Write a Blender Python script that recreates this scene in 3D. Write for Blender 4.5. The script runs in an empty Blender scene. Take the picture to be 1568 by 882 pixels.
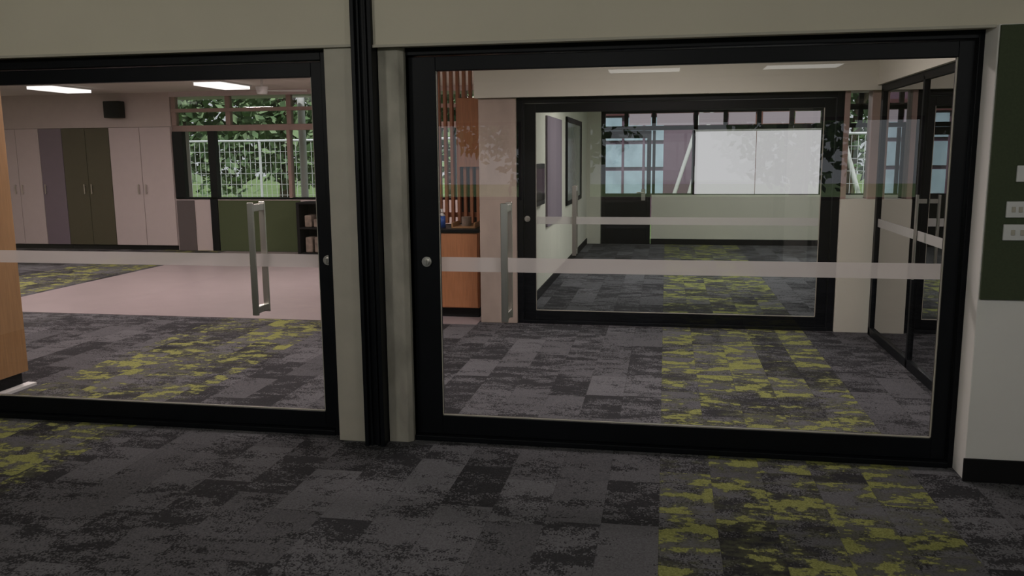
import bpy, math, random
from mathutils import Vector, Matrix
random.seed(7)
sc=bpy.context.scene
try:
    sc.view_settings.view_transform='Standard'
except Exception: pass
COL=sc.collection
def srgb(r,g,b):
    def c(v):
        v/=255.0
        return v/12.92 if v<=0.04045 else ((v+0.055)/1.055)**2.4
    return (c(r),c(g),c(b),1)
# ---------------- materials ----------------
def newmat(name):
    m=bpy.data.materials.new(name); m.use_nodes=True
    nt=m.node_tree; nt.nodes.clear()
    out=nt.nodes.new('ShaderNodeOutputMaterial')
    return m,nt,out
def pmat(name,col,rough=0.6,metal=0.0,var=0.06,scale=8.0,bump=0.0,bscale=60,spec=0.5,stretch=(1,1,1)):
    m,nt,out=newmat(name)
    b=nt.nodes.new('ShaderNodeBsdfPrincipled')
    tc=nt.nodes.new('ShaderNodeTexCoord'); mp=nt.nodes.new('ShaderNodeMapping'); mp.inputs['Scale'].default_value=stretch
    nt.links.new(tc.outputs['Object'],mp.inputs[0])
    n=nt.nodes.new('ShaderNodeTexNoise'); n.inputs['Scale'].default_value=scale; n.inputs['Detail'].default_value=5
    nt.links.new(mp.outputs[0],n.inputs['Vector'])
    r=nt.nodes.new('ShaderNodeValToRGB')
    r.color_ramp.elements[0].position=0.3; r.color_ramp.elements[1].position=0.7
    r.color_ramp.elements[0].color=tuple(c*(1-var) for c in col[:3])+(1,)
    r.color_ramp.elements[1].color=tuple(min(1,c*(1+var)) for c in col[:3])+(1,)
    nt.links.new(n.outputs['Fac'],r.inputs[0]); nt.links.new(r.outputs[0],b.inputs['Base Color'])
    b.inputs['Roughness'].default_value=rough; b.inputs['Metallic'].default_value=metal
    b.inputs['Specular IOR Level'].default_value=spec
    if bump>0:
        n2=nt.nodes.new('ShaderNodeTexNoise'); n2.inputs['Scale'].default_value=bscale
        nt.links.new(mp.outputs[0],n2.inputs['Vector'])
        bp=nt.nodes.new('ShaderNodeBump'); bp.inputs['Strength'].default_value=bump; bp.inputs['Distance'].default_value=0.01
        nt.links.new(n2.outputs['Fac'],bp.inputs['Height']); nt.links.new(bp.outputs[0],b.inputs['Normal'])
    nt.links.new(b.outputs[0],out.inputs[0])
    return m
def glassmat(name,tint=(0.9,0.9,0.9),refl=1.0):
    m,nt,out=newmat(name)
    t=nt.nodes.new('ShaderNodeBsdfTransparent'); t.inputs[0].default_value=tint+(1,)
    g=nt.nodes.new('ShaderNodeBsdfGlossy'); g.inputs['Roughness'].default_value=0.0
    g.inputs['Color'].default_value=(refl,refl,refl,1)
    f=nt.nodes.new('ShaderNodeFresnel'); f.inputs[0].default_value=1.5
    mu=nt.nodes.new('ShaderNodeMath'); mu.operation='MULTIPLY'; mu.inputs[1].default_value=1.9; mu.use_clamp=True
    mx=nt.nodes.new('ShaderNodeMixShader')
    nt.links.new(f.outputs[0],mu.inputs[0]); nt.links.new(mu.outputs[0],mx.inputs[0])
    nt.links.new(t.outputs[0],mx.inputs[1]); nt.links.new(g.outputs[0],mx.inputs[2]); nt.links.new(mx.outputs[0],out.inputs[0])
    return m
def emat(name,col,s):
    m,nt,out=newmat(name)
    e=nt.nodes.new('ShaderNodeEmission'); e.inputs[0].default_value=col; e.inputs[1].default_value=s
    nt.links.new(e.outputs[0],out.inputs[0]); return m
def filmmat(name):
    m,nt,out=newmat(name)
    t=nt.nodes.new('ShaderNodeBsdfTransparent'); t.inputs[0].default_value=(0.9,0.9,0.9,1)
    d=nt.nodes.new('ShaderNodeBsdfDiffuse'); d.inputs[0].default_value=(0.70,0.68,0.66,1)
    tr=nt.nodes.new('ShaderNodeBsdfTranslucent'); tr.inputs[0].default_value=(0.72,0.68,0.66,1)
    m1=nt.nodes.new('ShaderNodeMixShader'); m1.inputs[0].default_value=0.6
    m2=nt.nodes.new('ShaderNodeMixShader'); m2.inputs[0].default_value=0.75
    nt.links.new(d.outputs[0],m1.inputs[1]); nt.links.new(tr.outputs[0],m1.inputs[2])
    nt.links.new(t.outputs[0],m2.inputs[1]); nt.links.new(m1.outputs[0],m2.inputs[2]); nt.links.new(m2.outputs[0],out.inputs[0])
    return m
def carpetmat():
    m,nt,out=newmat('carpet_planks')
    N=nt.nodes; L=nt.links
    def M(op,a,b=None,c=None,clamp=False):
        n=N.new('ShaderNodeMath'); n.operation=op; n.use_clamp=clamp
        for i,v in enumerate((a,b,c)):
            if v is None: continue
            if isinstance(v,(int,float)): n.inputs[i].default_value=v
            else: L.new(v,n.inputs[i])
        return n.outputs[0]
    def comb(x,y,z=0.0):
        n=N.new('ShaderNodeCombineXYZ')
        for i,v in enumerate((x,y,z)):
            if isinstance(v,(int,float)): n.inputs[i].default_value=v
            else: L.new(v,n.inputs[i])
        return n.outputs[0]
    def noise(vec,scale,detail=3,rough=0.55,dist=0.0):
        n=N.new('ShaderNodeTexNoise'); n.inputs['Scale'].default_value=scale; n.inputs['Detail'].default_value=detail
        n.inputs['Roughness'].default_value=rough; n.inputs['Distortion'].default_value=dist
        L.new(vec,n.inputs['Vector']); return n.outputs['Fac']
    def white(vec):
        n=N.new('ShaderNodeTexWhiteNoise'); n.noise_dimensions='3D'; L.new(vec,n.inputs['Vector']); return n.outputs['Value']
    def mix(f,a,b):
        n=N.new('ShaderNodeMix'); n.data_type='RGBA'
        L.new(f,n.inputs[0])
        for v,i in ((a,6),(b,7)):
            if isinstance(v,tuple): n.inputs[i].default_value=v
            else: L.new(v,n.inputs[i])
        return n.outputs[2]
    def ss(v,a,b):
        n=N.new('ShaderNodeMapRange'); n.interpolation_type='SMOOTHSTEP'
        L.new(v,n.inputs[0]); n.inputs[1].default_value=a; n.inputs[2].default_value=b
        return n.outputs[0]
    tc=N.new('ShaderNodeTexCoord'); sp=N.new('ShaderNodeSeparateXYZ'); L.new(tc.outputs['Object'],sp.inputs[0])
    x,y=sp.outputs[0],sp.outputs[1]
    ci=M('FLOOR',M('DIVIDE',x,0.25))
    rc=white(comb(ci,3.3,1.7))
    yo=M('ADD',y,M('MULTIPLY',rc,3.0))
    ri=M('FLOOR',M('DIVIDE',yo,0.5))
    pr=white(comb(ci,ri,5.1))
    pr2=white(comb(ci,ri,9.7))
    qx=M('MULTIPLY',M('FLOOR',M('MULTIPLY',x,170)),1/170.0)
    qy=M('MULTIPLY',M('FLOOR',M('MULTIPLY',y,130)),1/130.0)
    off=M('MULTIPLY',pr,37.0)
    v1=comb(M('MULTIPLY',qx,1.0),M('MULTIPLY',qy,2.1),off)
    vy=comb(M('MULTIPLY',qx,1.0),M('MULTIPLY',qy,1.8),M('MULTIPLY',pr,3.0))
    v2=comb(qx,qy,off)
    speck=white(comb(qx,qy,0.3))
    finen=noise(v2,50,2)
    big=noise(v1,4.2,5,0.62)
    med=noise(vy,7.0,5,0.6)
    dk=M('ADD',M('ADD',big,M('MULTIPLY',M('SUBTRACT',speck,0.5),0.18)),M('MULTIPLY',M('SUBTRACT',finen,0.5),0.4))
    dk=M('ADD',dk,M('MULTIPLY',M('SUBTRACT',pr2,0.5),0.26))
    dkm=ss(dk,0.42,0.54)
    base=mix(dkm,(0.034,0.034,0.037,1),(0.118,0.118,0.127,1))
    tone=N.new('ShaderNodeMix'); tone.data_type='RGBA'; tone.blend_type='MULTIPLY'; tone.inputs[0].default_value=1.0
    tv=M('ADD',M('MULTIPLY',pr,0.42),M('ADD',M('MULTIPLY',speck,0.35),0.60))
    cc=N.new('ShaderNodeCombineColor')
    for i in range(3): L.new(tv,cc.inputs[i])
    L.new(base,tone.inputs[6]); L.new(cc.outputs[0],tone.inputs[7])
    grey=tone.outputs[2]
    xm=N.new('ShaderNodeMath'); xm.operation='FLOORED_MODULO'; L.new(x,xm.inputs[0]); xm.inputs[1].default_value=4.375
    band=M('LESS_THAN',xm.outputs[0],1.25)
    ym=M('ADD',med,M('MULTIPLY',M('SUBTRACT',noise(vy,2.6,3),0.5),0.8))
    ym=M('ADD',ym,M('MULTIPLY',M('SUBTRACT',pr2,0.5),0.10))
    ym=M('ADD',ym,M('MULTIPLY',M('SUBTRACT',finen,0.5),0.18))
    ymask=M('MULTIPLY',ss(ym,0.56,0.59),band)
    halo=M('MULTIPLY',M('MULTIPLY',ss(ym,0.40,0.56),band),0.6)
    ycol=mix(speck,(0.185,0.197,0.062,1),(0.30,0.315,0.108,1))
    greyb=mix(halo,grey,(0.085,0.090,0.052,1))
    colr=mix(ymask,greyb,ycol)
    fx=M('FRACT',M('DIVIDE',x,0.25)); fy=M('FRACT',M('DIVIDE',yo,0.5))
    seam=M('MAXIMUM',M('LESS_THAN',fx,0.012),M('LESS_THAN',fy,0.007))
    colr=mix(M('MULTIPLY',seam,0.35),colr,(0.02,0.02,0.02,1))
    b=N.new('ShaderNodeBsdfPrincipled'); L.new(colr,b.inputs['Base Color']); b.inputs['Roughness'].default_value=0.95
    b.inputs['Specular IOR Level'].default_value=0.1
    bp=N.new('ShaderNodeBump'); bp.inputs['Strength'].default_value=0.3; bp.inputs['Distance'].default_value=0.004
    L.new(speck,bp.inputs['Height']); L.new(bp.outputs[0],b.inputs['Normal'])
    L.new(b.outputs[0],out.inputs[0])
    return m
carpet=carpetmat()
white=pmat('painted_plaster',(0.62,0.58,0.475,1),0.75,var=0.03,scale=1.5)
white2=pmat('painted_plaster_cool',(0.84,0.83,0.80,1),0.7,var=0.03,scale=1.5)
cream=pmat('painted_plaster_cream',(0.68,0.67,0.58,1),0.75,var=0.03,scale=1.5)
ceilm=pmat('ceiling_board',(0.78,0.72,0.66,1),0.9,var=0.03,scale=2)
black=pmat('black_powdercoat',(0.005,0.006,0.008,1),0.45,var=0.2,scale=4,spec=0.15)
blackm=pmat('black_matt',(0.008,0.008,0.009,1),0.7,spec=0.2)
concrete=pmat('concrete_raw',(0.42,0.40,0.34,1),0.85,var=0.3,scale=6,bump=0.5,bscale=20,stretch=(1,1,0.5))
concrete2=pmat('concrete_warm',(0.44,0.36,0.31,1),0.85,var=0.14,scale=5,bump=0.2,bscale=25,stretch=(1,1,0.5))
stubm=pmat('grey_trim_paint',(0.46,0.435,0.365,1),0.6,var=0.05)
olive=pmat('olive_pinboard_felt',(0.056,0.073,0.039,1),0.95,var=0.1,scale=90)
olivel=pmat('olive_pinboard_felt_inner',(0.075,0.10,0.045,1),0.95,var=0.1,scale=60)
purple=pmat('mauve_pinboard_felt',(0.22,0.18,0.22,1),0.95,var=0.08,scale=60)
steel=pmat('brushed_steel',(0.66,0.64,0.60,1),0.30,metal=1,var=0.05,scale=30,stretch=(1,1,0.1))
plastic=pmat('white_plastic',(0.70,0.71,0.70,1),0.4,var=0.01)
wood=pmat('oak_laminate',(0.36,0.20,0.09,1),0.5,var=0.12,scale=9,stretch=(9,9,0.6))
woodr=pmat('red_oak_laminate',(0.46,0.20,0.09,1),0.5,var=0.14,scale=9,stretch=(9,9,0.6))
woods=pmat('red_oak_slats',(0.38,0.15,0.07,1),0.5,var=0.14,scale=9,stretch=(9,9,0.6))
cabw=pmat('cabinet_white',(0.60,0.52,0.51,1),0.5,var=0.02)
cabp=pmat('cabinet_mauve',(0.20,0.16,0.20,1),0.5,var=0.03)
cabo=pmat('cabinet_olive',(0.085,0.078,0.045,1),0.5,var=0.03)
vinyl=pmat('vinyl_floor',(0.36,0.305,0.31,1),0.35,var=0.04,scale=3)
warmp=pmat('painted_plaster_warm',(0.55,0.48,0.45,1),0.8,var=0.03)
redb=pmat('maroon_steel',(0.10,0.03,0.035,1),0.5)
pinkf=pmat('pink_window_frame',(0.34,0.24,0.21,1),0.5)
grass=pmat('grass',(0.14,0.22,0.07,1),0.95,var=0.4,scale=3)
leafA=pmat('leaf_green',(0.07,0.13,0.05,1),0.7,var=0.5,scale=2)
leafB=pmat('leaf_light',(0.22,0.32,0.16,1),0.7,var=0.4,scale=2)
bark=pmat('bark',(0.10,0.075,0.055,1),0.9,var=0.3)
bldp=pmat('purple_cladding',(0.14,0.075,0.115,1),0.7,var=0.08)
bldr=pmat('brick_red',(0.20,0.09,0.07,1),0.8,var=0.2,scale=20)
bluew=pmat('bluish_window',(0.40,0.52,0.63,1),0.3,var=0.2,scale=2)
fencem=pmat('galvanised_wire',(0.70,0.72,0.73,1),0.5,var=0.05)
glass=glassmat('door_glass',(0.90,0.885,0.87))
glass2=glassmat('inner_glass',(0.92,0.93,0.91),0.7)
wglass=glassmat('window_glass',(0.95,0.96,0.96),0.6)
film=filmmat('frosted_film')
window_glow=emat('painted_window_glow',srgb(204,204,208),1.0)  # emission stands in for bright daylight at the back window
transom_glow=emat('painted_transom_glow',srgb(165,158,165),0.9)  # dimmer emission standing in for daylight in the transom panes
diffuser=emat('lamp_diffuser',(1,0.97,0.95,1),1.3)
bluel=pmat('blue_plastic',(0.03,0.09,0.35,1),0.3)
redfl=pmat('red_petals',(0.60,0.03,0.02,1),0.6,var=0.3,scale=40)
stone=pmat('pale_stone',(0.20,0.16,0.13,1),0.9,var=0.4,scale=14,bump=0.4)
# ---------------- geometry helpers ----------------
class MB:
    def __init__(s): s.v=[];s.f=[];s.mi=[];s.mats=[]
    def m(s,mat):
        if mat not in s.mats: s.mats.append(mat)
        return s.mats.index(mat)
    def box(s,x0,x1,y0,y1,z0,z1,mat):
        k=len(s.v)
        s.v+=[(x0,y0,z0),(x1,y0,z0),(x1,y1,z0),(x0,y1,z0),(x0,y0,z1),(x1,y0,z1),(x1,y1,z1),(x0,y1,z1)]
        for q in ((3,2,1,0),(4,5,6,7),(0,1,5,4),(1,2,6,5),(2,3,7,6),(3,0,4,7)):
            s.f.append([k+i for i in q]); s.mi.append(s.m(mat))
    def quad(s,pts,mat):
        k=len(s.v); s.v+=[tuple(p) for p in pts]; s.f.append([k,k+1,k+2,k+3][:len(pts)]); s.mi.append(s.m(mat))
    def cyl(s,p0,p1,r,mat,n=16,r1=None):
        p0=Vector(p0);p1=Vector(p1); d=(p1-p0).normalized()
        a=d.orthogonal().normalized(); b=d.cross(a); r1=r if r1 is None else r1
        k=len(s.v)
        for p,rr in ((p0,r),(p1,r1)):
            for i in range(n):
                t=2*math.pi*i/n; s.v.append(tuple(p+a*math.cos(t)*rr+b*math.sin(t)*rr))
        mi=s.m(mat)
        for i in range(n):
            j=(i+1)%n; s.f.append([k+i,k+j,k+n+j,k+n+i]); s.mi.append(mi)
        s.f.append([k+i for i in range(n)][::-1]); s.mi.append(mi)
        s.f.append([k+n+i for i in range(n)]); s.mi.append(mi)
    def obj(s,name,bevel=0.0,parent=None,smooth=False):
        me=bpy.data.meshes.new(name); me.from_pydata(s.v,[],s.f); 
        for mt in s.mats: me.materials.append(mt)
        for p,i in zip(me.polygons,s.mi): p.material_index=i; p.use_smooth=smooth
        me.update()
        o=bpy.data.objects.new(name,me); COL.objects.link(o)
        if bevel>0:
            b=o.modifiers.new('bevel','BEVEL'); b.width=bevel; b.segments=2; b.limit_method='ANGLE'
        if parent: o.parent=parent
        return o
def box(name,x0,x1,y0,y1,z0,z1,mat,bevel=0,parent=None):
    b=MB(); b.box(x0,x1,y0,y1,z0,z1,mat); return b.obj(name,bevel,parent)
def empty(name):
    e=bpy.data.objects.new(name,None); COL.objects.link(e); return e
# ---------------- shell ----------------
H=2.7
box('floor',-13,4.5,-4,15.3,-0.1,0,carpet)
box('vinyl_floor_area',-7.4,-1.75,7.7,13.3,0.0,0.004,vinyl)
box('ceiling',-13,4.5,-4,15.3,H,H+0.1,ceilm)
b=MB()
b.box(-6,-1.6,4.34,4.62,2.175,H,white); b.obj('wall_bulkhead_left')
b=MB()
b.box(-1.515,4.5,4.32,4.62,2.165,H,white); b.obj('wall_bulkhead_right')
b=MB(); b.box(1.47,4.5,4.275,4.60,0,2.165,white2); b.obj('wall_right_front',0.004)
box('baseboard_right',1.462,4.4,4.258,4.274,0,0.115,blackm,0.002)
box('pinboard',1.475,2.9,4.258,4.274,0.905,2.16,olive,0.002)
box('trim_bulkhead_left',-6,-1.62,4.325,4.339,2.165,2.178,stubm)
box('trim_bulkhead_right',-1.51,1.47,4.305,4.319,2.155,2.168,stubm)
box('wall_left_front',-6.1,-4.73,4.34,4.62,0,2.175,white)
box('wall_side_left',-6.2,-6.0,-4,4.62,0,H,white)
box('wall_side_right',4.4,4.5,-4,4.62,0,H,white)
b=MB(); b.box(-6.2,4.5,-4.1,-4.0,0,0.9,white); b.box(-6.2,4.5,-4.1,-4.0,2.1,H,white)
for a,c in ((-6.2,-5.0),(-2.2,-1.2),(3.6,4.5)): b.box(a,c,-4.1,-4.0,0.9,2.1,white)
b.obj('wall_rear')
e=empty('window_rear'); b=MB()
for x in (-5.0,-3.6,-2.25,-1.2,0.4,2.0,2.6,3.55): b.box(x,x+0.06,-4.09,-4.03,0.9,2.1,pinkf)
b.box(-5,-2.2,-4.09,-4.03,0.9,0.95,pinkf); b.box(-1.2,3.6,-4.09,-4.03,0.9,0.95,pinkf); b.box(-5,-2.2,-4.09,-4.03,2.05,2.1,pinkf); b.box(-1.2,3.6,-4.09,-4.03,2.05,2.1,pinkf)
b.obj('frame',0,e)
box('trim_1',-1.80,-1.615,4.36,4.56,0,2.17,stubm,0.004)
b=MB()
b.box(-1.618,-1.512,4.32,4.62,0,H,black)
b.box(-1.622,-1.600,4.29,4.33,0,H,black)
b.box(-1.590,-1.578,4.30,4.33,0,H,black)
b.box(-1.552,-1.540,4.30,4.33,0,H,black)
b.box(-1.530,-1.508,4.29,4.33,0,H,black)
b.obj('operable_wall_channel',0.003)
b=MB()
pts=[(-1.51,4.385),(-1.40,4.385),(-1.375,4.41),(-1.375,4.60),(-1.51,4.60)]
n=len(pts)
b.v=[(p[0],p[1],0) for p in pts]+[(p[0],p[1],2.165) for p in pts]
mi=b.m(concrete)
for i in range(n):
    j=(i+1)%n; b.f.append([i,j,n+j,n+i]); b.mi.append(mi)
b.f.append(list(range(n))[::-1]); b.mi.append(mi); b.f.append([n+i for i in range(n)]); b.mi.append(mi)
b.obj('concrete_column',0.004)
# ---------------- sliding glass doors ----------------
def slider(name,x0,x1,y,z1,gx0,gx1,gz0,gz1,lockx,hx,gm,bands,hz=(0.70,1.345),locks=1.02,fw=0.055):
    e=empty(name)
    b=MB()
    b.box(x0,x0+fw,y-0.05,y+0.12,0,z1,black); b.box(x1-fw,x1,y-0.05,y+0.12,0,z1,black)
    b.box(x0+fw,x1-fw,y-0.05,y+0.12,z1-fw*0.9,z1,black)
    b.box(x0+fw,x1-fw,y-0.06,y+0.12,0,0.03,black)
    b.obj('outer_frame',0.003,e)
    b=MB(); a=0.006
    b.box(x0+fw+a,gx0,y-0.02,y+0.03,0.032,z1-fw*0.9-a,black)
    b.box(gx1,x1-fw-a,y-0.02,y+0.03,0.032,z1-fw*0.9-a,black)
    b.box(gx0,gx1,y-0.02,y+0.03,gz1,z1-fw*0.9-a,black)
    b.box(gx0,gx1,y-0.02,y+0.03,0.032,gz0,black)
    b.obj('leaf_frame',0.003,e)
    b=MB(); g=0.006
    b.box(gx0,gx1,y-0.012,y-0.004,gz0,gz0+g,stubm)
    b.box(gx1-g,gx1,y-0.012,y-0.004,gz0,gz1,stubm)
    b.box(gx0,gx0+g*0.6,y-0.012,y-0.004,gz0,gz1,stubm)
    b.obj('gasket',0,e)
    b=MB(); b.quad([(gx0,y,gz0),(gx1,y,gz0),(gx1,y,gz1),(gx0,y,gz1)],gm); b.obj('glass_pane',0,e)
    b=MB(); b.quad([(gx0+0.008,y-0.003,bands[0]),(gx1-0.008,y-0.003,bands[0]),(gx1-0.008,y-0.003,bands[1]),(gx0+0.008,y-0.003,bands[1])],film); b.obj('vision_strip',0,e)
    b=MB()
    for s in (-1,1):
        yf=y+s*0.07
        b.box(hx-0.019,hx+0.019,yf-0.006,yf+0.006,hz[0],hz[1],steel)
        for zz in (hz[0]+0.03,hz[1]-0.03):
            ya,yb=sorted((y+s*0.001,yf))
            b.box(hx-0.015,hx+0.015,ya,yb,zz-0.02,zz+0.02,steel)
    b.obj('pull_handle',0.003,e)
    b=MB()
    b.cyl((lockx,y-0.020,locks),(lockx,y-0.030,locks),0.028,steel,32)
    b.cyl((lockx,y-0.030,locks),(lockx,y-0.048,locks),0.017,steel,24)
    b.box(lockx-0.004,lockx+0.004,y-0.060,y-0.047,locks-0.014,locks+0.014,steel)
    b.obj('lock_cylinder',0.001,e)
    return e
slider('sliding_glass_door',-1.43,1.50,4.49,2.175,-1.22,1.37,0.14,2.045,-1.29,-0.845,glass,(0.965,1.045))
slider('sliding_glass_door',-4.73,-1.80,4.49,2.165,-4.52,-1.925,0.13,2.03,-1.868,-2.30,glass,(0.975,1.05))
slider('sliding_glass_door',-1.37,1.51,7.9,2.12,-1.20,1.36,0.12,1.985,-1.28,-0.83,glass2,(0.95,1.02),hz=(0.66,1.31),locks=1.0)
# ---------------- partition 2 ----------------
box('concrete_column',-1.73,-1.375,7.82,8.12,0,2.12,concrete2,0.006)
box('wall_bulkhead_inner',-1.76,4.4,7.78,8.12,2.12,H,cream)
b=MB()
b.box(1.515,4.4,7.82,8.02,0,1.19,cream)
b.box(1.515,1.56,7.84,8.0,1.19,2.12,pinkf); b.box(1.74,1.84,7.84,8.0,1.19,2.12,pinkf)
b.box(2.20,2.28,7.84,8.0,1.19,2.12,redb); b.box(3.1,3.16,7.84,8.0,1.19,2.12,pinkf)
b.obj('wall_inner_right',0.003)
b=MB(); b.quad([(1.56,7.9,1.19),(4.4,7.9,1.19),(4.4,7.9,2.12),(1.56,7.9,2.12)],wglass); b.obj('window_1')
e=empty('glazed_door')
b=MB()
for y0,y1 in ((7.70,7.77),(6.53,6.57),(5.80,5.84),(4.62,4.70)):
    b.box(1.79,1.83,y0,y1,0,2.13,black)
b.box(1.79,1.83,4.62,7.77,2.10,2.16,black); b.box(1.79,1.83,4.62,7.77,0,0.07,black)
b.obj('frame',0.003,e)
b=MB(); b.quad([(1.81,4.72,0.07),(1.81,7.70,0.07),(1.81,7.70,2.10),(1.81,4.72,2.10)],wglass); b.obj('glass',0,e)
b=MB(); b.quad([(1.807,4.72,0.96),(1.807,7.70,0.96),(1.807,7.70,1.03),(1.807,4.72,1.03)],film); b.obj('vision_strip',0,e)
b=MB(); b.box(1.73,1.745,6.32,6.35,0.7,1.3,steel); b.box(1.745,1.80,6.325,6.345,0.73,0.76,steel); b.box(1.745,1.80,6.325,6.345,1.24,1.27,steel); b.obj('pull_handle',0.002,e)
box('wall_bulkhead_side',1.76,1.86,4.62,7.78,2.16,H,cream)
e=empty('potted_red_flowers'); px,py,dz=2.0,7.55,-0.04
b=MB(); b.cyl((px,py,0.0),(px,py,0.03),0.12,blackm,24); b.cyl((px,py,0.03),(px,py,0.70+dz),0.02,blackm); b.cyl((px,py,0.70+dz),(px,py,0.72+dz),0.12,blackm,24); b.cyl((px,py,0.72+dz),(px,py,0.83+dz),0.06,blackm,20,0.09); b.obj('stand_and_pot',0,e)
b=MB()
for i in range(140):
    a=random.uniform(0,6.28); r=random.uniform(0,0.12); c=Vector((px+r*math.cos(a),py+r*math.sin(a),0.89+dz+random.uniform(-0.06,0.07)))
    u=Vector((random.gauss(0,1),random.gauss(0,1),random.gauss(0,1))).normalized(); w=u.orthogonal().normalized()
    b.quad([c+u*0.03,c+w*0.03,c-u*0.03,c-w*0.03],redfl if random.random()<0.85 else leafA)
b.obj('petals',0,e)
# ---------------- back room ----------------
b=MB()
b.box(-1.50,-1.39,8.12,15.2,0,H,cream); b.obj('wall_back_room_left')
YB=15.2
b=MB()
b.box(-1.5,-1.14,YB,YB+0.15,0,H,cream)
b.box(-0.24,4.4,YB,YB+0.15,0,0.88,cream)
b.box(-1.14,4.4,YB,YB+0.15,2.68,H,cream)
b.obj('wall_back')
box('wall_back_room_right',4.4,4.5,8.12,YB+0.15,0,0.88,cream)
e=empty('window_east'); b=MB()
for y0 in (8.12,9.9,11.7,13.5,15.1): b.box(4.42,4.48,y0,y0+0.07,0.88,H,black)
b.box(4.42,4.48,8.12,15.1,0.88,0.93,black); b.obj('frame',0,e)
b=MB(); b.quad([(4.45,8.19,0.93),(4.45,15.1,0.93),(4.45,15.1,H),(4.45,8.19,H)],wglass); b.obj('glass',0,e)
box('baseboard_back',-0.24,4.4,YB-0.015,YB-0.001,0,0.10,blackm)
box('baseboard_back_left',-1.389,-1.375,8.13,YB-0.02,0,0.10,blackm)
e=empty('window_back')
b=MB()
for x,w in ((-0.21,0.05),(0.47,0.05),(2.62,0.08),(3.5,0.06)):
    b.box(x-w/2,x+w/2,YB+0.02,YB+0.10,0.88,2.0,black)
b.box(-0.235,4.4,YB+0.02,YB+0.11,0.87,0.90,black)
b.obj('frame',0.003,e)
b=MB(); b.quad([(-0.235,YB+0.06,0.9),(4.4,YB+0.06,0.9),(4.4,YB+0.06,2.0),(-0.235,YB+0.06,2.0)],wglass); b.obj('glass',0,e)
e=empty('window_transom'); b=MB()
for x in (-1.10,-0.70,-0.22,0.50,1.0,1.56,2.1,2.62,3.2,3.8):
    b.box(x-0.035,x+0.035,YB+0.02,YB+0.10,2.01,2.68,black)
b.box(-1.14,4.4,YB+0.02,YB+0.11,2.005,2.08,black); b.box(-1.14,4.4,YB+0.02,YB+0.11,2.30,2.40,black)
b.box(-1.14,4.4,YB+0.02,YB+0.11,2.62,2.68,black); b.obj('frame',0.003,e)
b=MB(); b.quad([(-1.14,YB+0.06,2.05),(4.4,YB+0.06,2.05),(4.4,YB+0.06,2.65),(-1.14,YB+0.06,2.65)],wglass); b.obj('glass',0,e)
b=MB()
for x0,x1 in ((0.55,0.96),(1.05,1.50),(1.62,2.05),(2.15,2.56),(-0.65,-0.27),(-0.17,0.45)):
    b.box(x0,x1,YB+0.03,YB+0.035,2.09,2.29,transom_glow)
b.obj('transom_glow_panes',0,e)  # glowing panes with the outdoor brightness put into their colour
b=MB(); b.box(0.50,1.515,YB-0.015,YB-0.005,0.895,1.985,window_glow); b.box(1.525,2.575,YB-0.015,YB-0.005,0.895,1.985,window_glow); b.box(0.50,2.575,YB-0.04,YB-0.004,1.97,2.0,plastic); b.obj('window_glow_panel')  # glowing white sheets painting the bright outdoors into the window
e=empty('door_back')
b=MB()
b.box(-1.13,-1.06,YB-0.01,YB+0.1,0,2.0,black); b.box(-0.33,-0.26,YB-0.01,YB+0.1,0,2.0,black)
b.box(-1.06,-0.33,YB-0.01,YB+0.1,1.87,2.0,black); b.box(-1.06,-0.33,YB,YB+0.08,0.0,0.90,black); b.obj('frame',0.004,e)
b=MB(); b.quad([(-1.06,YB+0.04,0.9),(-0.33,YB+0.04,0.9),(-0.33,YB+0.04,1.87),(-1.06,YB+0.04,1.87)],wglass); b.obj('glass',0,e)
b=MB(); b.box(-0.42,-0.35,YB-0.03,YB-0.01,0.78,0.98,steel); b.cyl((-0.38,YB-0.03,0.92),(-0.38,YB-0.07,0.92),0.012,steel); b.cyl((-0.38,YB-0.07,0.92),(-0.50,YB-0.07,0.92),0.012,steel); b.obj('lever_handle',0,e)
box('pinboard',-1.388,-1.365,9.9,11.3,0.75,2.05,purple,0.003)
e=empty('wall_cabinet'); b=MB(); b.box(-1.388,-1.34,8.6,9.5,1.05,1.5,black); b.box(-1.35,-1.335,8.65,9.45,1.1,1.45,pmat('dark_glass',(0.02,0.02,0.025,1),0.1)); b.obj('cabinet_body',0.004,e)
e=empty('window_side'); b=MB()
for y0 in (11.9,13.9): b.box(-1.388,-1.36,y0,y0+0.07,0.9,2.1,black)
b.box(-1.388,-1.36,11.9,13.97,2.05,2.12,black); b.box(-1.388,-1.36,11.9,13.97,0.88,0.94,black)
b.box(-1.386,-1.375,11.97,13.9,0.94,2.05,pmat('greenish_pane',(0.33,0.37,0.34,1),0.15)); b.obj('frame',0,e)
# ---------------- left room ----------------
YL=13.4
b=MB()
b.box(-13,-11.87,YL,YL+0.15,0,2.125,warmp)
b.box(-13,-8.35,YL,YL+0.15,2.125,H,warmp)
b.box(-8.35,-1.5,YL,YL+0.15,0,0.9,cabw); b.box(-8.35,-1.5,YL,YL+0.15,2.62,H,cabw); b.box(-8.35,-1.5,YL+0.05,YL+0.15,2.04,2.14,pinkf)
b.obj('wall_left_room_far')
box('wall_left_room_side',-13.1,-13,4.5,YL,0,H,white)
box('wall_left_room_front',-13,-6.0,4.4,4.6,0,H,white)
e=empty('window_left_room')
b=MB()
for x,w,mt in ((-8.25,0.18,black),(-7.62,0.13,black),(-6.22,0.06,pinkf),(-5.72,0.08,black),(-4.6,0.07,black),(-3.4,0.07,black),(-2.3,0.07,black),(-1.6,0.1,black)):
    b.box(x-w/2,x+w/2,YL+0.0,YL+0.12,0.9,2.04,mt)
for x in (-8.3,-7.3,-6.2,-5.2,-4.2,-3.2,-2.1):
    b.box(x-0.04,x+0.04,YL+0.02,YL+0.12,2.14,2.62,pinkf)
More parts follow.
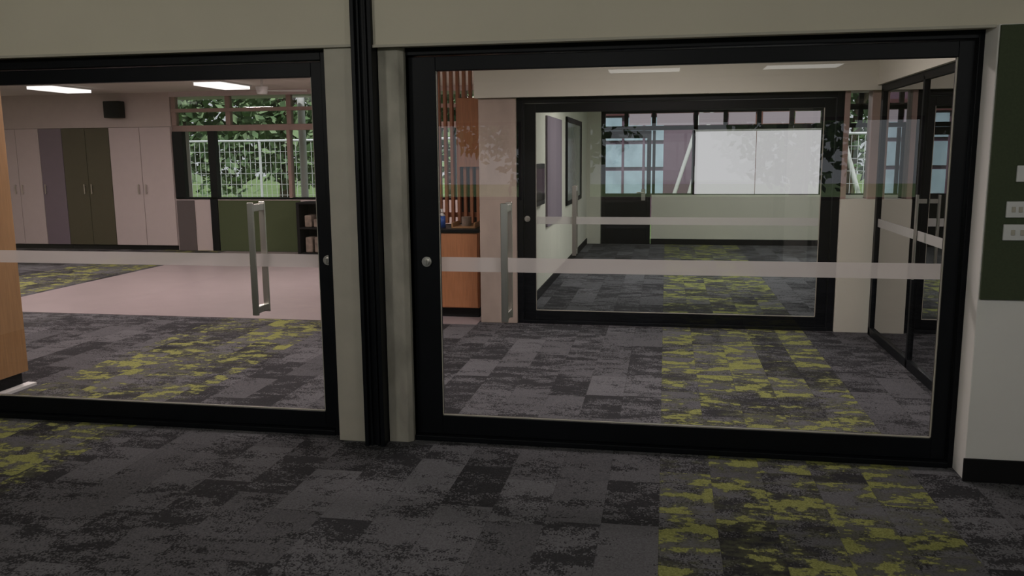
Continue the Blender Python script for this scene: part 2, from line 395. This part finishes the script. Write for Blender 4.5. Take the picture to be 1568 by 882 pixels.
b.box(-8.34,-1.5,YL,YL+0.12,2.36,2.42,pinkf); b.box(-8.34,-1.5,YL-0.0,YL+0.12,0.88,0.92,black)
b.obj('frame',0.003,e)
b=MB(); b.quad([(-8.34,YL+0.06,0.9),(-1.5,YL+0.06,0.9),(-1.5,YL+0.06,2.62),(-8.34,YL+0.06,2.62)],wglass); b.obj('glass',0,e)
box('pinboard',-7.55,-6.05,YL-0.02,YL-0.001,0.0,0.87,olivel,0.003)
box('black_trim_post',-7.69,-7.56,YL-0.03,YL-0.001,0.0,0.89,black,0.002)
box('grey_wall_panel',-8.33,-8.0,YL-0.02,YL-0.001,0.0,0.87,pmat('grey_panel',(0.12,0.10,0.10,1),0.7),0.003)
e=empty('storage_shelf')
b=MB(); b.box(-5.95,-5.90,YL-0.42,YL-0.03,0.0,0.86,blackm); b.box(-4.75,-4.70,YL-0.42,YL-0.03,0,0.86,blackm)
for z in (0.0,0.42,0.83): b.box(-5.90,-4.75,YL-0.42,YL-0.03,z,z+0.03,blackm)
b.box(-5.90,-4.75,YL-0.05,YL-0.03,0,0.86,blackm); b.obj('carcass',0.002,e)
b=MB()
for z in (0.03,0.45):
    for i in range(7):
        x=-5.83+i*0.155; h=random.uniform(0.12,0.3); b.box(x,x+0.12,YL-0.38,YL-0.12,z,z+h,stone)
b.obj('contents',0.02,e)
def cab(x0,x1,nd,mat):
    e=empty('storage_cupboard')
    b=MB(); b.box(x0,x1,YL+0.0,YL+0.55,0.08,2.12,mat); b.box(x0+0.005,x1-0.005,YL+0.03,YL+0.5,0,0.08,blackm); b.obj('carcass',0,e)
    w=(x1-x0)/nd; b=MB(); h=MB()
    for i in range(nd):
        a=x0+i*w; b.box(a+0.005,a+w-0.005,YL-0.022,YL-0.001,0.085,2.115,mat)
        hx=a+w-0.07 if (i%2==0 and nd>1) else a+0.07
        h.box(hx-0.009,hx+0.009,YL-0.06,YL-0.05,0.98,1.15,steel); h.box(hx-0.006,hx+0.006,YL-0.05,YL-0.022,0.99,1.005,steel); h.box(hx-0.006,hx+0.006,YL-0.05,YL-0.022,1.12,1.135,steel)
    b.obj('doors',0.002,e); h.obj('handles',0,e)
s=(YL-0.02)/13.5
ex=[v*s for v in (-11.95,-11.01,-10.55,-9.62,-8.43)]
cab(ex[0],ex[1]-0.001,2,cabw); cab(ex[1]+0.001,ex[2]-0.001,1,cabp); cab(ex[2]+0.001,ex[3]-0.001,2,cabo); cab(ex[3]+0.001,ex[4],2,cabw)
e=empty('wall_speaker'); b=MB(); b.box(-9.47,-9.17,YL-0.20,YL-0.03,2.28,2.56,blackm); b.obj('cabinet',0.01,e)
b=MB(); b.box(-9.35,-9.29,YL-0.03,YL-0.0,2.38,2.46,blackm); b.cyl((-9.32,YL-0.20,2.37),(-9.32,YL-0.207,2.37),0.075,black,24); b.cyl((-9.32,YL-0.20,2.50),(-9.32,YL-0.207,2.50),0.03,black,24); b.obj('bracket_and_cones',0,e)
e=empty('tall_oak_cabinet'); b=MB(); b.box(-5.6,-4.44,4.68,5.13,0.11,2.15,wood); b.obj('carcass',0.003,e)
b=MB(); b.box(-5.6,-4.48,4.72,5.11,0,0.11,blackm); b.box(-4.48,-4.41,4.72,5.16,0,0.02,plastic); b.obj('plinth',0.001,e)
e=empty('kitchen_counter'); b=MB()
b.box(-2.9,-1.79,8.02,8.62,0.10,0.85,woodr); b.box(-2.9,-1.80,8.06,8.60,0.0,0.10,blackm); b.obj('carcass',0.003,e)
b=MB(); b.box(-2.92,-1.78,7.99,8.64,0.85,0.885,black); b.obj('benchtop',0.004,e)
b=MB()
for i in range(2): x=-2.89+i*0.55; b.box(x,x+0.54,8.0,8.019,0.11,0.84,woodr)
b.obj('doors',0.002,e)
e=empty('timber_slat_screen'); b=MB()
x=-2.9
while x<-1.80:
    b.box(x,x+0.030,8.66,8.72,0.89,2.69,woods); x+=0.068
b.box(-2.9,-1.79,8.72,8.76,0.95,1.0,woods); b.box(-2.9,-1.79,8.72,8.76,2.6,2.65,woods); b.obj('slats',0.001,e)
b=MB(); b.box(-2.12,-1.79,8.60,8.655,1.48,2.18,woodr); b.obj('panel',0.002,e)
box('wall_kitchen_side',-2.20,-1.52,8.85,9.0,0,2.2,blackm)
e=empty('soap_bottle'); b=MB(); b.cyl((-2.20,8.2,0.885),(-2.20,8.2,1.0),0.035,bluel,20); b.cyl((-2.20,8.2,1.0),(-2.20,8.2,1.03),0.035,plastic,20,0.012); b.cyl((-2.20,8.2,1.03),(-2.20,8.2,1.06),0.012,plastic,12); b.box(-2.24,-2.19,8.19,8.21,1.055,1.07,plastic); b.obj('bottle',0,e,True)
e=empty('serving_tray'); b=MB(); b.box(-2.08,-1.84,8.10,8.40,0.886,0.90,wood); b.box(-2.08,-2.065,8.10,8.40,0.90,0.94,wood); b.box(-1.855,-1.84,8.10,8.40,0.90,0.94,wood); b.cyl((-1.96,8.25,0.90),(-1.96,8.25,0.99),0.05,stone,20); b.obj('tray',0.002,e)
def sw(x,z,n):
    e=empty('light_switch'); b=MB(); b.box(x,x+0.12,4.246,4.2575,z,z+0.075,plastic); b.obj('plate',0.003,e)
    b=MB()
    for i in range(n):
        cx=x+0.12*(i+1)/(n+1); b.box(cx-0.008,cx+0.008,4.241,4.246,z+0.025,z+0.05,stubm)
    b.obj('rockers',0.001,e)
sw(1.585,1.457,2); sw(1.553,1.293,3); sw(1.548,1.187,2)
def fan(x,y):
    e=empty('ceiling_fan'); b=MB(); b.cyl((x,y,H),(x,y,H-0.15),0.015,plastic); b.cyl((x,y,H-0.12),(x,y,H-0.22),0.09,plastic,24,0.07)
    for k in range(3):
        a=k*2.094+0.4; c,s_=math.cos(a),math.sin(a)
        P=lambda r,t,z:(x+c*r-s_*t,y+s_*r+c*t,z)
        b.quad([P(0.08,-0.05,H-0.17),P(0.62,-0.07,H-0.16),P(0.62,0.07,H-0.18),P(0.08,0.05,H-0.18)],plastic)
    b.obj('motor_and_blades',0,e)
fan(-5.65,11.4); fan(0.9,11.6)
# ---------------- lights ----------------
def area(e,loc,sx,sy,w,col,rot=(0,0,0)):
    l=bpy.data.lights.new('lamp','AREA'); l.shape='RECTANGLE'; l.size=sx; l.size_y=sy; l.energy=w; l.color=col
    o=bpy.data.objects.new('lamp',l); COL.objects.link(o); o.location=loc; o.rotation_euler=rot; o.parent=e
def panel(x,y,sx,sy,w,col=(1,1,1)):
    e=empty('ceiling_light'); b=MB(); b.box(x-sx/2-0.02,x+sx/2+0.02,y-sy/2-0.02,y+sy/2+0.02,H-0.04,H-0.001,plastic); b.obj('housing',0.003,e)
    area(e,(x,y,H-0.045),sx,sy,w,col)
def surface_light(x,y,sx,sy):
    # surface-mounted opal luminaire: glowing diffuser box
    e=empty('ceiling_light'); b=MB(); b.box(x-sx/2-0.02,x+sx/2+0.02,y-sy/2-0.02,y+sy/2+0.02,H-0.025,H-0.001,plastic); b.obj('housing',0.002,e)
    b=MB(); b.box(x-sx/2,x+sx/2,y-sy/2,y+sy/2,H-0.07,H-0.026,diffuser); b.obj('diffuser',0.004,e)
def washer(x,y,w,col=(1,1,1)):
    e=empty('added_wash_light'); b=MB(); b.cyl((x,y,H-0.002),(x,y,H-0.12),0.012,plastic,10)  # unseen lamp added to brighten the beam above the doors
    b.box(x-0.3,x+0.3,y-0.09,y-0.03,H-0.26,H-0.06,plastic); b.obj('housing',0.003,e)
    area(e,(x,y-0.02,H-0.16),0.55,0.16,w,col,(math.radians(88),0,0))
warm=(1,0.87,0.85)
surface_light(-9.25,11.9,0.42,0.9); surface_light(-6.55,11.95,0.42,0.9)
panel(-8.6,9.6,0.6,0.6,52,warm); panel(-5.2,9.6,0.6,0.6,52,warm); panel(-3.4,11.2,0.6,0.6,38,warm)  # unseen panels, this row and the next, added to light the left room
panel(-3.6,6.2,0.6,0.6,42,warm); panel(-6.8,7.0,0.6,0.6,46,warm); panel(-10.4,9.0,0.6,0.6,52,warm)
panel(0,6.1,1.2,0.3,40,(1,0.9,0.89))  # unseen panel added to light the room behind the first door
panel(0.2,10.5,1.2,0.6,50); panel(1.9,12.5,1.2,0.6,48,(0.95,1,0.97))  # unseen panels added to brighten the back room
panel(-0.3,-2.3,0.9,0.5,3,(1,1,0.97)); panel(1.65,-2.3,0.9,0.5,3,(1,1,0.97)); panel(-3.6,-2.3,0.9,0.5,4,(1,1,0.95))
washer(-3.4,0.4,19,(1,0.97,0.90)); washer(-0.6,0.4,12,(1,0.98,0.92)); washer(2.2,0.4,11,(1,1,0.96))
sun=bpy.data.lights.new('sun','SUN'); sun.energy=3.2; sun.angle=0.05; so=bpy.data.objects.new('sun',sun); COL.objects.link(so); so.rotation_euler=(math.radians(35),0,math.radians(10))
# ---------------- outdoors ----------------
box('ground_outside',-60,60,-40,70,-0.35,-0.12,grass)
def tree(x,y,h,r,n=3000):
    e=empty('garden_tree'); b=MB(); b.cyl((x,y,-0.15),(x+0.2,y,h*0.55),0.16,bark,10,0.08)
    for k in range(5):
        a=random.uniform(0,6.28); b.cyl((x+0.2,y,h*0.45),(x+0.2+math.cos(a)*r*0.6,y+math.sin(a)*r*0.6,h*0.8),0.07,bark,8,0.02)
    b.obj('trunk',0,e)
    blobs=[(Vector((x+random.uniform(-r,r)*0.7,y+random.uniform(-r,r)*0.7,random.uniform(h*0.25,h*0.95))),random.uniform(0.35,0.6)*r) for _ in range(14)]
    b=MB()
    for i in range(n):
        c,rr=random.choice(blobs); d=Vector((random.gauss(0,1),random.gauss(0,1),random.gauss(0,1))).normalized()
        p=c+d*rr*random.uniform(0.6,1); u=Vector((random.gauss(0,1),random.gauss(0,1),random.gauss(0,1))).normalized(); w=u.orthogonal().normalized(); s_=random.uniform(0.08,0.18)
        b.quad([p+u*s_,p+w*s_*0.6,p-u*s_,p-w*s_*0.6],leafA if random.random()<0.6 else leafB)
    b.obj('foliage',0,e)
for x,y,h,r in ((-13.5,22,6,2.4),(-10.2,21.5,5.5,2.2),(-7.5,23,6.5,2.5),(-16.5,21.5,6,2.5),(4.5,22.5,6,2.0),(7.5,25,6.5,2.6),(9.5,21.5,6,2.5),(-4.8,22,5,1.8),(-11.5,27,6,2.8),(-7.5,29,7,3),(3,-12,6,2.5),(-3,-13,6,2.5),(12.5,24,6,2.5)):
    tree(x,y,h,r)
def fence(x0,x1,y):
    e=empty('wire_fence'); b=MB(); x=x0
    while x<x1:
        b.cyl((x,y,-0.15),(x,y,1.95),0.03,fencem,6); b.cyl((x,y,1.95),(x+2.4,y,1.95),0.025,fencem,6); b.cyl((x,y,0.05),(x+2.4,y,0.05),0.02,fencem,6)
        for i in range(1,20): b.box(x+i*0.12-0.005,x+i*0.12+0.005,y-0.003,y+0.003,0.05,1.95,fencem)
        for i in range(1,8): b.box(x,x+2.4,y-0.003,y+0.003,0.05+i*0.237,0.058+i*0.237,fencem)
        x+=2.4
    b.obj('panels',0,e)
fence(-16,-4,17.5); fence(3.0,12,17.2)
e=empty('neighbouring_building'); b=MB()
b.box(-4,2.2,23,28,-0.15,6,bldp); b.box(-4.1,2.3,22.9,28,2.6,2.9,redb)
for x in (-3.3,-2.2,-1.65,-1.1,-0.55):
    for z in (0.55,1.25,1.95): b.box(x,x+0.48,22.94,22.99,z,z+0.6,bluew)
b.box(2.2,5.0,26,29,-0.15,3.0,bldr); b.obj('walls',0,e)
e=empty('steel_brace'); b=MB(); b.cyl((-0.1,18,-0.15),(0.75,18,2.6),0.04,plastic); b.cyl((0.25,18,-0.15),(0.95,18,2.6),0.04,plastic); b.cyl((4.1,18,-0.15),(3.2,18,2.8),0.05,plastic); b.obj('tubes',0,e)  # third tube stands in for a white diagonal reflected in the glass
e=empty('white_post'); b=MB(); b.cyl((-6.9,15.5,-0.15),(-6.9,15.5,3.2),0.07,plastic); b.cyl((-6.9,15.5,-0.15),(-6.9,15.5,0),0.16,plastic); b.obj('post',0,e)
w=bpy.data.worlds.new('sky'); sc.world=w; w.use_nodes=True
bg=w.node_tree.nodes['Background']; bg.inputs[0].default_value=(0.84,0.90,0.95,1); bg.inputs[1].default_value=0.72
# ---------------- camera ----------------
cam=bpy.data.cameras.new('camera'); co=bpy.data.objects.new('camera',cam); COL.objects.link(co)
cam.sensor_width=36; cam.lens=36*1290/1568; cam.clip_start=0.05; cam.clip_end=300
co.location=(0,0,1.6); co.rotation_euler=(1.41396,0.00839,0.17874)
sc.camera=co
